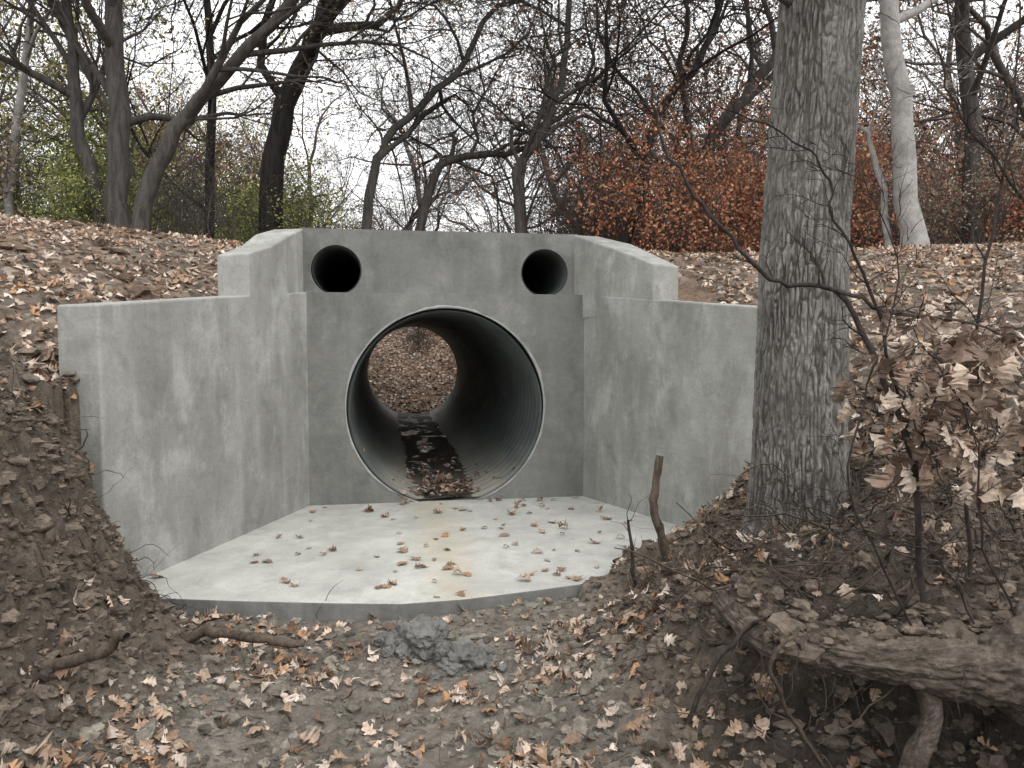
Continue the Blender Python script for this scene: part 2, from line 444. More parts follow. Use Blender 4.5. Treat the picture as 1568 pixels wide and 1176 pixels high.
fr = [(2.47+e, 6.88, 2.38), (2.36+e, 7.22, 2.50), (2.225+e, 7.57, 2.62), (2.02, 8.07, 2.795), (2.02, 8.40, 2.795)]
br = [(2.78, 6.99, 2.37), (2.67, 7.33, 2.51), (2.54, 7.68, 2.66), (2.34, 8.2, 2.80), (2.34, 8.42, 2.80)]
prism('parapet_wing_right', fr, br, 1.9, M_wing, HW)
holewall('outlet_headwall', -1.3, 2.6, -.2, 2.65, 16.95, 17.2, PCX, PCZ, PR+.006, M_head, HW)

ap = [(-.80, 7.95), (-1.05, 7.35), (-1.85, 5.36)] + FRONT[2:-1] + [(3.0, 5.45), (2.62, 6.5), (2.15, 7.95)]
bm = bmesh.new()
f = bm.faces.new([bm.verts.new((x, y, 0)) for x, y in ap])
r_ = bmesh.ops.extrude_face_region(bm, geom=[f])
for v in r_['geom']:
    if isinstance(v, bmesh.types.BMVert): v.co.z = -.16
bmesh.ops.recalc_face_normals(bm, faces=bm.faces)
me = bpy.data.meshes.new('concrete_apron'); bm.to_mesh(me); bm.free()
me.materials.append(M_slab); me.materials.append(M_head)
for p in me.polygons:
    if abs(p.normal.z) < .5: p.material_index = 1
apron = bpy.data.objects.new('concrete_apron', me); scene.collection.objects.link(apron); bevel(apron, .008)

# ------------------------------------------------------------------ PIPES
def tube_y(name, cx, cz, r, y0, y1, seg, amp, pitch, per, mat, cap=False, parent=None, ribs=False):
    yy = np.arange(y0, y1, pitch/per)
    th = np.linspace(0, 2*math.pi, seg, endpoint=False)
    YY, TH = np.meshgrid(yy, th, indexing='ij')
    ph = YY/pitch + TH/(2*math.pi)
    if ribs:   # spiral corrugation
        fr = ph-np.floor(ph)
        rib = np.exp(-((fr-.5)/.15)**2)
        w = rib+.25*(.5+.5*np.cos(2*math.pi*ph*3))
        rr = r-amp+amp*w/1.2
        cc = 1.45-1.15*np.clip(w, 0, 1)  # groove shade painted into vertex colour so the ribs read
    else:
        w = np.sin(2*math.pi*ph); rr = r + amp*(w-1); cc = 1.2-.6*sstep(-.6, .7, w)  # groove shade painted into vertex colour here too
    V = np.stack([cx+rr*np.cos(TH), YY, cz+rr*np.sin(TH)], -1).reshape(-1, 3)
    cc = cc.reshape(-1, 1)
    n = len(yy); g = np.arange(n*seg).reshape(n, seg); g2 = np.roll(g, -1, 1)
    Fs = [np.stack([g[:-1], g2[:-1], g2[1:], g[1:]], -1).reshape(-1, 4)]
    if cap:
        V = np.vstack([V, [cx, y1, cz]]); c = len(V)-1; cc = np.vstack([cc, [[1]]])
        Fs.append(np.stack([g[-1], g2[-1], np.full(seg, c)], -1))
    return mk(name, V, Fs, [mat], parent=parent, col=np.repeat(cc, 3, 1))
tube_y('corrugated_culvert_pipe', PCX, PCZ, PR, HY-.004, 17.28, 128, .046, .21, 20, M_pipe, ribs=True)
tube_y('overflow_pipe', -.464, 2.385, .25, UY-.006, 15.5, 48, .006, .05, 4, M_pipe, True)
tube_y('overflow_pipe', 1.70, 2.385, .25, UY-.006, 15.5, 48, .006, .05, 4, M_pipe, True)
def ring(name, cx, cz, r0, r1, y, dy, mat, parent, seg=160, wob=.008):
    th = np.linspace(0, 2*math.pi, seg, endpoint=False)
    w = fbm(np.cos(th)*3, np.sin(th)*3, 0*th, 3)*wob*2+fbm(np.cos(th)*14, np.sin(th)*14, 0*th, 2)*.012
    V = []
    for rr, yy in ((r0, y+.03), (r0, y-dy), (r1, y-dy*.6), (r1+.006, y+.01)):
        ra = rr+(w if rr > r0 else 0)
        V.append(np.stack([cx+ra*np.cos(th), np.full(seg, yy), cz+ra*np.sin(th)], -1))
    V = np.vstack(V); g = np.arange(4*seg).reshape(4, seg); g2 = np.roll(g, -1, 1)
    return mk(name, V, np.stack([g[:-1], g2[:-1], g2[1:], g[1:]], -1).reshape(-1, 4), [mat], parent=parent)
ring('grout_ring', PCX, PCZ, PR-.010, PR+.010, HY, .008, M_edge, HW)
xx = np.linspace(-.46, .46, 24); yy = np.linspace(7.93, 17.3, 120)
XX, YY = np.meshgrid(xx, yy)
SZ = .03+fbm(XX*3, YY*1.5, 0*XX, 4)*.02+.03*sstep(8.3, 10, YY)
gq = np.arange(24*120).reshape(120, 24)
mk('pipe_silt', np.stack([XX+PCX, YY, SZ], -1), np.stack([gq[:-1, :-1], gq[:-1, 1:], gq[1:, 1:], gq[1:, :-1]], -1).reshape(-1, 4), [M_silt])

# ------------------------------------------------------------------ LEAVES (oak outline)
ST = np.array([0, .12, .20, .31, .37, .44, .53, .60, .67, .77, .84, .90, 1.0])
SW = np.array([.012, .02, .09, .22, .21, .10, .34, .33, .15, .27, .25, .14, .05])
SK = np.array([0, 0, 0, .05, .05, 0, .06, .06, 0, .05, .04, .02, 0])
def leaf_proto(full=True):
    if full: st, sw, sk = ST, SW, SK
    else: st, sw = np.array([0, .3, .5, .7, 1.]), np.array([.02, .26, .14, .32, .03]); sk = st*0
    n = len(st)
    Vp = np.zeros((n, 3, 2))
    Vp[:, 0] = np.stack([st+sk, sw], -1); Vp[:, 1] = np.stack([st, 0*sw], -1); Vp[:, 2] = np.stack([st+sk, -sw], -1)
    g = np.arange(n*3).reshape(n, 3)
    Fq = np.vstack([np.stack([g[:-1, k], g[:-1, k+1], g[1:, k+1], g[1:, k]], -1) for k in (0, 1)])
    return Vp.reshape(-1, 2)-np.array([.5, 0]), Fq
def leaves(name, P, N, size, cols, full=True, tilt=.5, mat=None, parent=None, lift=.01, curl=1., axis=None, rs=rs):
    n = len(P); Vp, Fp = leaf_proto(full); k = len(Vp)
    N = N+rs.randn(n, 3)*tilt; N /= np.linalg.norm(N, axis=1, keepdims=True)
    a = rs.randn(n, 3) if axis is None else axis
    T = a-(a*N).sum(1, keepdims=True)*N; T /= np.linalg.norm(T, axis=1, keepdims=True)
    B = np.cross(N, T)
    u = Vp[None, :, 0]*size[:, None]
    v = Vp[None, :, 1]*size[:, None]*(.85+.5*rs.rand(n, 1))*(1+.18*rs.randn(n, k).clip(-1, 1))
    v = v+(rs.randn(n, 1)*.5)*u*u/size[:, None]
    cu = (rs.randn(n, 1)*1.0)*curl; cv = (rs.randn(n, 1)*1.6+.6)*curl
    w = cu*u*u/size[:, None]+cv*v*v/size[:, None]+rs.randn(n, k)*.02*size[:, None]
    w = w-np.minimum(w.min(1, keepdims=True), 0)+lift
    V = P[:, None]+u[..., None]*T[:, None]+v[..., None]*B[:, None]+w[..., None]*N[:, None]
    Fq = (Fp[None]+(np.arange(n)*k)[:, None, None]).reshape(-1, 4)
    return mk(name, V.reshape(-1, 3), Fq, [mat or M_leaf], col=np.repeat(cols, k, 0), smooth=False, parent=parent)
PAL = np.array([(.44, .33, .25), (.50, .39, .31), (.31, .21, .145), (.24, .15, .10), (.14, .098, .07), (.60, .50, .43), (.37, .265, .19), (.20, .135, .095), (.36, .205, .115), (.5, .42, .35), (.42, .335, .27)])
def lcol(n):
    return np.clip(PAL[rs.choice(len(PAL), n)]*(.75+.5*rs.rand(n, 1)), 0, 1)
def scatter(n, l0, l1, d0, d1, dens):
    l = rs.uniform(l0, l1, n); d = rs.uniform(d0, d1, n)
    x = d*FX+l*FY; y = d*FY-l*FX
    ok = rs.rand(n) < dens(x, y, l, d)
    ins = inside(x, y) & (y > np.interp(x, FRX, FRY)-.02) & (moundd(x, y) < .05)
    ins |= (x > -1.1) & (x < 2.4) & (y > 7.9) & (y < 16)
    ok &= ~ins
    x = x[ok]; y = y[ok]; z = gh(x, y); s = lipshift(x, y, z)
    return np.stack([x-FX*s, y-FY*s, z], -1), gn(x, y)
def dens_near(x, y, l, d):
    s = np.linalg.norm(gn(x, y)[:, :2], axis=1)
    cl = sstep(-.2, .35, fbm(x*2.1, y*2.1, 0*x, 3))
    b = .13+.87*cl
    z = gh(x, y)
    b *= np.where(s > .75, .35, 1)
    b *= np.where((l < -1.75) & (d < 5) & (z < 1.25), .28, 1)
    b *= np.where((l > .45) & (l < 1.9) & (d < 5.2), .5, 1)
    b *= np.where((l > -1.75) & (l < .45) & (d > 4.0) & (d < 5.2), .5, 1)
    return b
P, N = scatter(14500, -3.2, 3.2, 2.3, 5.6, dens_near)
leaves('fallen_leaves', P, N, rs.uniform(.03, .10, len(P)), lcol(len(P)), True, .38)
def dens_mid(x, y, l, d):
    pnn = fbm(x*1.1, y*1.1, gh(x, y), 4)
    return np.where(pnn > .07, .28, 1.)*np.where((l > -2.6) & (l < 1.9) & (d < 8.3), .0, 1)*(.4+.6*sstep(-.3, .3, fbm(x*2, y*2, 0*x, 3)))
P, N = scatter(30000, -8, 8, 4.8, 13, dens_mid)
leaves('fallen_leaves', P, N, rs.uniform(.04, .095, len(P)), np.clip(lcol(len(P))*1.08, 0, .8), False, .35)
n = 9000; x = rs.uniform(-2.8, 3.8, n); y = rs.uniform(17.4, 28, n)
P = np.stack([x, y, gh(x, y)], -1)
leaves('fallen_leaves', P, gn(x, y), rs.uniform(.07, .13, n), np.clip(lcol(n)*1.25, 0, .8), False, .3)
x = rs.uniform(-1.7, 2.4, 250); y = rs.uniform(4.85, 7.9, 250)
wgt = np.where(y > 7.3, 1., .42)
ok = (x > HX0-LS*(HY-y)+.06) & (x < HX1+RS*(HY-y)-.06) & (y > np.interp(x, FRX, FRY)+.05) & (rs.rand(250) < wgt)
x, y = x[ok], y[ok]
P = np.stack([x, y, 0*x+.001], -1)
APC = PAL[[0, 2, 3, 8, 2, 3]]
leaves('fallen_leaves', P, np.tile([0, 0, 1.], (len(P), 1)), rs.uniform(.04, .12, len(P)), APC[rs.choice(6, len(P))]*.9, True, .12, lift=.004, curl=.7)
n = 170; x = PCX+rs.randn(n)*.26; y = 7.95+rs.exponential(1.1, n)
P = np.stack([x, y, np.maximum(.045, PCZ+.03-np.sqrt(np.maximum(PR**2-(x-PCX)**2, 0)))], -1)
leaves('fallen_leaves', P, np.tile([0, 0, 1.], (n, 1)), rs.uniform(.05, .11, n), lcol(n)*.8, True, .3)

# ------------------------------------------------------------------ CLODS
def ico(sub):
    bm = bmesh.new(); bmesh.ops.create_icosphere(bm, subdivisions=sub, radius=1)
    V = np.array([v.co[:] for v in bm.verts]); Fq = np.array([[v.index for v in f.verts] for f in bm.faces]); bm.free(); return V, Fq
IV, IF = ico(2)
def clods(name, P, size, cols, mat=M_clod, sub=None, flat=.7, rough=.6, smooth=False):
    V0, F0 = (IV, IF) if sub is None else ico(sub)
    n = len(P); k = len(V0)
    q = V0[None]+rs.rand(n, 1, 3)*50
    r = 1+rough*fbm(q[..., 0]*1.5, q[..., 1]*1.5, q[..., 2]*1.5, 3 if sub is None else 5, .6)*1.8
    s = size[:, None, None]*np.stack([.7+.6*rs.rand(n), .7+.6*rs.rand(n), flat*(.6+.5*rs.rand(n))], -1)[:, None]
    V = P[:, None]+V0[None]*r[..., None]*s
    Fq = (F0[None]+(np.arange(n)*k)[:, None, None]).reshape(-1, 3)
    return mk(name, V.reshape(-1, 3), Fq, [mat], col=np.repeat(cols, k, 0), smooth=smooth)
def dens_clod(x, y, l, d):
    s = np.linalg.norm(gn(x, y)[:, :2], axis=1)
    return np.clip(.2+.6*s+.4*bankmask(l, d), 0, 1)
P, N = scatter(23000, -3.3, 3.0, 2.3, 5.5, dens_clod)
sz = rs.gamma(1.3, .009, len(P))+.004
l_, d_ = toLD(P[:, 0], P[:, 1]); inb = (l_ > -1.8) & (l_ < .5)
cl = np.where(inb[:, None], np.array([[.235, .21, .175]]), np.array([[.165, .133, .105]]))*(.5+1.0*rs.rand(len(P), 1))
clods('soil_clods', P, np.minimum(sz, .06), cl)
P, N = scatter(5500, -7, 7, 5, 11, lambda x, y, l, d: np.where(fbm(x*1.1, y*1.1, gh(x, y), 4) > .04, .8, .08)*np.where((l > -2.6) & (l < 1.9) & (d < 8.3), 0, 1))
clods('soil_clods', P, rs.gamma(1.6, .015, len(P))+.01, np.array([.2, .14, .10])[None]*(.4+1.0*rs.rand(len(P), 1)))
RB = empty('clay_rubble')
for (l, d, q, lift) in ((-.64, 4.45, .11, .5), (-.50, 4.46, .12, .65), (-.52, 4.36, .09, .4), (-.62, 4.35, .06, .3), (-.40, 4.32, .08, .4), (-.25, 4.24, .10, .5), (-.18, 4.28, .07, .5), (-.33, 4.17, .06, .4), (-.12, 4.20, .045, .3), (-.76, 4.5, .06, .4), (-.72, 4.36, .035, .4), (-.42, 4.1, .03, .4), (-.05, 4.1, .03, .4), (-.85, 4.4, .03, .4)):
    x, y, _ = W(l, d); z = float(gh(np.array([x]), np.array([y]))[0])
    o = clods('chunk', np.array([[x, y, z+q*lift]]), np.array([q]), np.array([[.2, .2, .2]]), M_clay, 4, .95, .42); o.parent = RB

# ------------------------------------------------------------------ BRANCH ENGINE
def tubes(polys, sides):
    Vs = []; Fs = []; o = 0
    for pts, rad in polys:
        pts = np.asarray(pts, float); rad = np.asarray(rad, float); n = len(pts)
        T = np.gradient(pts, axis=0); T /= (np.linalg.norm(T, axis=1, keepdims=True)+1e-9)
        ref = np.array([.31, .95, .1]) if abs(T[0, 1]) < .8 else np.array([1., .1, 0])
        A = np.cross(T, ref); A /= (np.linalg.norm(A, axis=1, keepdims=True)+1e-9); B = np.cross(T, A)
        s = sides if rad[0] > .012 else 3
        if rad[0] > .07: s = max(sides, 12)
        th = np.linspace(0, 2*math.pi, s, endpoint=False)
        V = pts[:, None]+rad[:, None, None]*(np.cos(th)[None, :, None]*A[:, None]+np.sin(th)[None, :, None]*B[:, None])
        Vs.append(V.reshape(-1, 3)); g = np.arange(n*s).reshape(n, s)+o; g2 = np.roll(g, -1, 1)
        Fs.append(np.stack([g[:-1], g2[:-1], g2[1:], g[1:]], -1).reshape(-1, 4)); o += n*s
    return np.vstack(Vs), np.vstack(Fs)
def smoothpoly(pts, rad, k=5, wig=0, rng=None):
    pts = np.asarray(pts, float); n = len(pts)
    t = np.arange(n); tt = np.linspace(0, n-1, (n-1)*k+1)
    out = []
    for c in range(3):
        p = pts[:, c]; pe = np.concatenate([[2*p[0]-p[1]], p, [2*p[-1]-p[-2]]])
        i = np.minimum(tt.astype(int), n-2); f = tt-i
        p0, p1, p2, p3 = pe[i], pe[i+1], pe[i+2], pe[i+3]
        out.append(.5*((2*p1)+(-p0+p2)*f+(2*p0-5*p1+4*p2-p3)*f**2+(-p0+3*p1-3*p2+p3)*f**3))
    q = np.stack(out, -1)
    if wig and rng is not None: q[1:] += rng.randn(len(q)-1, 3)*wig
    return q, np.interp(tt, t, rad)
def grow(rng, p, d, L, r, lvl, out, tips, cfg):
    n = 5 if lvl < 3 else (4 if lvl < 4 else 3)
    if lvl == 0: n = 9
    pts = [p]; rad = [r]; step = L/n
    wig = cfg['wig']*(0.45 if lvl == 0 else 1)
    for i in range(n):
        d = d+rng.randn(3)*wig; d[2] += cfg['up']*(1 if lvl else .3)
        d = d/np.linalg.norm(d); p = p+d*step; pts.append(p)
        rad.append(r*(1-(.45 if lvl == 0 else .7)*(i+1)/n))
    out.append((pts, rad))
    spawn(rng, pts, rad, L, lvl, out, tips, cfg)
def spawn(rng, pts, rad, L, lvl, out, tips, cfg, t0=None):
    if lvl >= cfg['max']:
        tips.append(np.array(pts[-1])); tips.append(np.array(pts[-2])); return
    k = cfg['kids'][lvl]; n = len(pts)-1
    lo = cfg['t0'] if lvl == 0 else .2
    if t0 is not None: lo = t0
    for j in range(k):
        t = lo+(1-lo)*(j+rng.rand())/k
        i = min(int(t*n), n-1); f = t*n-i
        q = np.array(pts[i])*(1-f)+np.array(pts[i+1])*f
        ax = np.array(pts[i+1])-np.array(pts[i]); ax /= np.linalg.norm(ax)+1e-9
        v = rng.randn(3); v -= v.dot(ax)*ax; v /= np.linalg.norm(v)
        a = rng.uniform(.5, 1.1)
        dd = ax*math.cos(a)+v*math.sin(a)
        if dd[2] < -.3: dd[2] *= -.3
        ri = rad[i]*(1-f)+rad[i+1]*f
        grow(rng, q, dd/np.linalg.norm(dd), L*rng.uniform(.42, .72)*cfg.get('ls', 1), max(ri*rng.uniform(.45, .7), cfg['rmin']), lvl+1, out, tips, cfg)
    ax = np.array(pts[-1])-np.array(pts[-2]); ax /= np.linalg.norm(ax)+1e-9
    grow(rng, np.array(pts[-1]), ax, L*.55, max(rad[-1]*.95, cfg['rmin']), lvl+1, out, tips, cfg)
FPAL = {
 'rust': np.array([(.28, .16, .10), (.34, .20, .13), (.21, .13, .09), (.31, .22, .15)]),
 'green': np.array([(.25, .25, .08), (.36, .32, .10), (.18, .19, .07), (.42, .35, .11)]),
 'brown': np.array([(.24, .18, .135), (.29, .23, .17), (.19, .145, .11)]),
 'red': np.array([(.40, .14, .08), (.30, .12, .075), (.42, .23, .12), (.27, .17, .11)]),
 'dgreen': np.array([(.15, .19, .07), (.21, .24, .08), (.32, .31, .10)]),
}
def foliage_arrays(rng, tips, pal, per, spread, size, thr=-.02):
    T = np.repeat(np.array(tips), max(1, int(math.ceil(per))), 0)
    keep = fbm(T[:, 0]*.7+3, T[:, 1]*.7, T[:, 2]*.7, 2) > thr
    T = T[keep]; n = len(T)
    P = T+rng.randn(n, 3)*spread
    a = rng.randn(n, 3); a /= np.linalg.norm(a, axis=1, keepdims=True)
    b = rng.randn(n, 3); b -= (a*b).sum(1, keepdims=True)*a; b /= np.linalg.norm(b, axis=1, keepdims=True)
    s = size*rng.uniform(.5, 1.2, (n, 1))
    V = np.stack([P-a*s, P+b*s*.55+a*s*.1, P+a*s, P-b*s*.55], 1).reshape(-1, 3)
    Fq = np.arange(n*4).reshape(n, 4)
    c = FPAL[pal][rng.randint(0, len(FPAL[pal]), n)]*rng.uniform(.6, 1.4, (n, 1))
    return V, Fq, np.repeat(c, 4, 0)
def tree_mesh(name, seed, trunk=None, r=.2, h=11, lean=(0, 0), cfg=None, pal=None, per=3, spread=.10, size=.045, bark=None, t0=None, parent=None, thr=-.02):
    rng = np.random.RandomState(seed)
    c = dict(wig=.22, up=.05, max=4, kids=[7, 6, 5, 4, 3], t0=.35, rmin=.005); c.update(cfg or {})
    out = []; tips = []
    if trunk is None:
        grow(rng, np.zeros(3), np.array([lean[0], lean[1], 1.]), h*.6, r, 0, out, tips, c)
    else:
        pts, rad = trunk; q, rr = smoothpoly(pts, rad, 4, .03, rng)
        out.append((q, rr)); LL = np.linalg.norm(np.diff(q, axis=0), axis=1).sum()
        spawn(rng, list(q), list(rr), LL*c.get('ll', .8), 0, out, tips, c, t0)
    p0, r0 = out[0]; r0 = np.array(r0, float); r0[0] *= 1.35; out[0] = (p0, r0)
    V, Fq = tubes(out, 5); mi = np.zeros(len(Fq), int); colr = np.ones((len(V), 3))*.1
    if pal and tips:
        V2, F2, c2 = foliage_arrays(rng, tips, pal, per, spread, size, thr)
        mi = np.concatenate([mi, np.ones(len(F2), int)]); Fq = np.vstack([Fq, F2+len(V)])
        V = np.vstack([V, V2]); colr = np.vstack([colr, c2])
    return mk(name, V, Fq, [bark or M_bark, M_fol], mi=mi, col=colr, parent=parent)
def gz1(l, d):
    x, y, _ = W(l, d); return float(gh(np.array([x]), np.array([y]))[0])
def TR(d, lz, r0, r1):
    l0 = lz[0][0]; z0 = gz1(l0, d)
    pts = [W(l0, d, z0-.2)]+[W(l, d+.15*i, z) for i, (l, z) in enumerate(lz[1:], 1)]
    return pts, list(np.linspace(r0, r1, len(pts)))
tree_mesh('oak_tree', 11, TR(13, [(-6.62, None), (-6.60, 5.0), (-6.72, 7.4), (-6.6, 9.5)], .21, .09), pal='rust', per=2, cfg=dict(t0=.3))
tree_mesh('oak_tree', 12, TR(12, [(-5.85, None), (-5.45, 4.64), (-4.63, 5.7), (-3.5, 6.95), (-2.6, 8.4)], .14, .06), pal='rust', per=1, cfg=dict(t0=.3))
tree_mesh('oak_tree', 13, TR(13.4, [(-6.9, None), (-7.5, 5.2), (-7.7, 6.9), (-7.9, 9)], .14, .06), pal='rust', per=1)
tree_mesh('black_oak_tree', 14, TR(15, [(-4.8, None), (-4.5, 5.8), (-4.0, 7.2), (-3.55, 8.4), (-3.3, 10.5)], .24, .11), pal='green', per=4, bark=M_barkd, cfg=dict(t0=.3), thr=-.1)
tree_mesh('hickory_tree', 15, TR(16, [(-6.3, None), (-6.2, 6), (-6.3, 9), (-6.2, 11.5)], .11, .05), pal='green', per=5, bark=M_barkd, cfg=dict(t0=.15), thr=-.2)
gn_ = dict(wig=.34, up=.0, kids=[8, 6, 5, 4, 3], t0=.2)
tree_mesh('burr_oak_tree', 16, TR(14, [(-2.75, None), (-2.5, 4.7), (-2.15, 5.5), (-1.1, 6.5), (-.3, 7.9)], .10, .045), cfg=gn_, pal='brown', per=1)
tree_mesh('burr_oak_tree', 17, TR(15, [(-2.1, None), (-1.5, 4.8), (-.9, 5.3), (.1, 5.4), (1.2, 6.3)], .10, .045), cfg=gn_)
tree_mesh('burr_oak_tree', 18, TR(14, [(.25, None), (.1, 4.7), (.5, 5.4), (.95, 6.8), (1.1, 8.6)], .11, .045), cfg=gn_)
tree_mesh('burr_oak_tree', 19, TR(13.5, [(1.75, None), (2.3, 4.5), (2.55, 5.6), (3.4, 6.8), (3.9, 8.3)], .11, .045), cfg=gn_, bark=M_barkd)
tree_mesh('oak_tree', 20, TR(16, [(3.9, None), (4.0, 5.5), (5.1, 7.0), (5.7, 8.2), (6, 10)], .16, .07), pal='rust', per=5, thr=-.2)
tree_mesh('sycamore_tree', 21, TR(12, [(6.28, None), (6.05, 4.95), (5.9, 7.0), (5.8, 9.5)], .19, .11), bark=M_barkw, cfg=dict(t0=.5, kids=[4, 4, 4, 3]))
tree_mesh('sycamore_tree', 22, TR(12.3, [(6.0, None), (5.85, 4.4), (5.6, 5.1)], .06, .035), bark=M_barkw, cfg=dict(t0=.7, kids=[2, 3, 3, 3]))
tree_mesh('oak_tree', 23, TR(14, [(8.3, None), (8.3, 5.5), (8.15, 8), (8.2, 10)], .17, .09), pal='rust', per=3)
tree_mesh('ash_tree', 24, TR(14, [(-9.15, None), (-9.0, 5.5), (-8.8, 7.3), (-8.7, 9)], .08, .05), bark=M_barkw, cfg=dict(t0=.5))

FO = empty('distant_forest')
variants = []
vs = [dict(pal='rust', per=3), dict(pal=None), dict(pal='brown', per=2), dict(pal='green', per=3), dict(pal=None), dict(pal='rust', per=4), dict(pal='brown', per=1)]
for i, v in enumerate(vs):
    o = tree_mesh('forest_tree_%d' % i, 100+i, h=9+i % 3, r=.12+.015*(i % 4), lean=(rs.randn()*.15, rs.randn()*.15), cfg=dict(wig=.28, up=.03, kids=[8, 5, 4, 4, 3], t0=.15, rmin=.007), size=.065, spread=.15, bark=M_barkf, parent=FO, **v)
    variants.append(o)
def inst(src, name, x, y, z, s, rot, parent):
    if not src.get('placed'):
        src['placed'] = 1; o = src
    else:
        o = bpy.data.objects.new(name, src.data); o.parent = parent; scene.collection.objects.link(o)
    o.location = (x, y, z); o.scale = (s, s, s*rs.uniform(.9, 1.15)); o.rotation_euler = (rs.randn()*.05, rs.randn()*.05, rot)
for k in range(70):
    d = 18+(k/70)**1.0*38+rs.rand()*3
    l = ((k*.618) % 1*1.8-.9)*d+rs.randn()*.8
    x, y, _ = W(l, d)
    if abs(x-.6) < 3.6 and y < 30: continue
    z = gz1(l, d)-.15
    a = l/d
    if a < -.22: ch = rs.choice([0, 3, 3, 2, 3, 3])
    elif a < .08: ch = rs.choice([1, 4, 6, 2, 1, 4])
    else: ch = rs.choice([0, 5, 2, 5, 0, 6])
    inst(variants[ch], 'forest_tree', x, y, z, rs.uniform(.75, 1.05)*(1+.006*d), rs.uniform(0, 6.28), FO)
UN = empty('understory_thicket')
shr = []
for i, (pl, per) in enumerate([('brown', 2), ('dgreen', 3), ('red', 4), (None, 0)]):
    rng = np.random.RandomState(300+i); out = []; tips = []
    c = dict(wig=.22, up=.03, max=3, kids=[5, 4, 3], t0=.15, rmin=.004)
    for s in range(9):
        aa = rng.uniform(0, 6.28); grow(rng, np.array([math.cos(aa)*.3, math.sin(aa)*.3, 0]), np.array([math.cos(aa)*.35, math.sin(aa)*.35, 1.]), rng.uniform(.9, 1.7), .018, 0, out, tips, c)
    V, Fq = tubes(out, 4); mi = np.zeros(len(Fq), int); cc = np.ones((len(V), 3))*.1
    if pl:
        V2, F2, c2 = foliage_arrays(rng, tips, pl, per, .12, .04, -.1); mi = np.concatenate([mi, np.ones(len(F2), int)]); Fq = np.vstack([Fq, F2+len(V)]); V = np.vstack([V, V2]); cc = np.vstack([cc, c2])
    shr.append(mk('shrub_%d' % i, V, Fq, [M_barkf, M_fol], mi=mi, col=cc, parent=UN))
for k in range(150):
    d = rs.uniform(13.5, 32); a = rs.uniform(-.85, .85); l = a*d
    x, y, _ = W(l, d)
    if abs(x-.6) < 2.4 and y < 30: continue
    if a < -.3: ch = rs.choice([0, 1, 1, 3])
    elif a < .1: ch = rs.choice([0, 3, 3])
    elif a < .42: ch = rs.choice([0, 2, 2, 2, 3])
    else: ch = rs.choice([0, 0, 2, 3])
    inst(shr[ch], 'shrub', x, y, gz1(l, d)-.1, rs.uniform(.6, 1.15)*(1+.02*(d-13)), rs.uniform(0, 6.28), UN)
for k in range(7):
    x = rs.uniform(-2, 3.2); y = rs.uniform(22, 27)
    inst(shr[3], 'shrub', x, y, float(gh(np.array([x]), np.array([y]))[0])-.1, rs.uniform(.4, .7), rs.uniform(0, 6.28), UN)

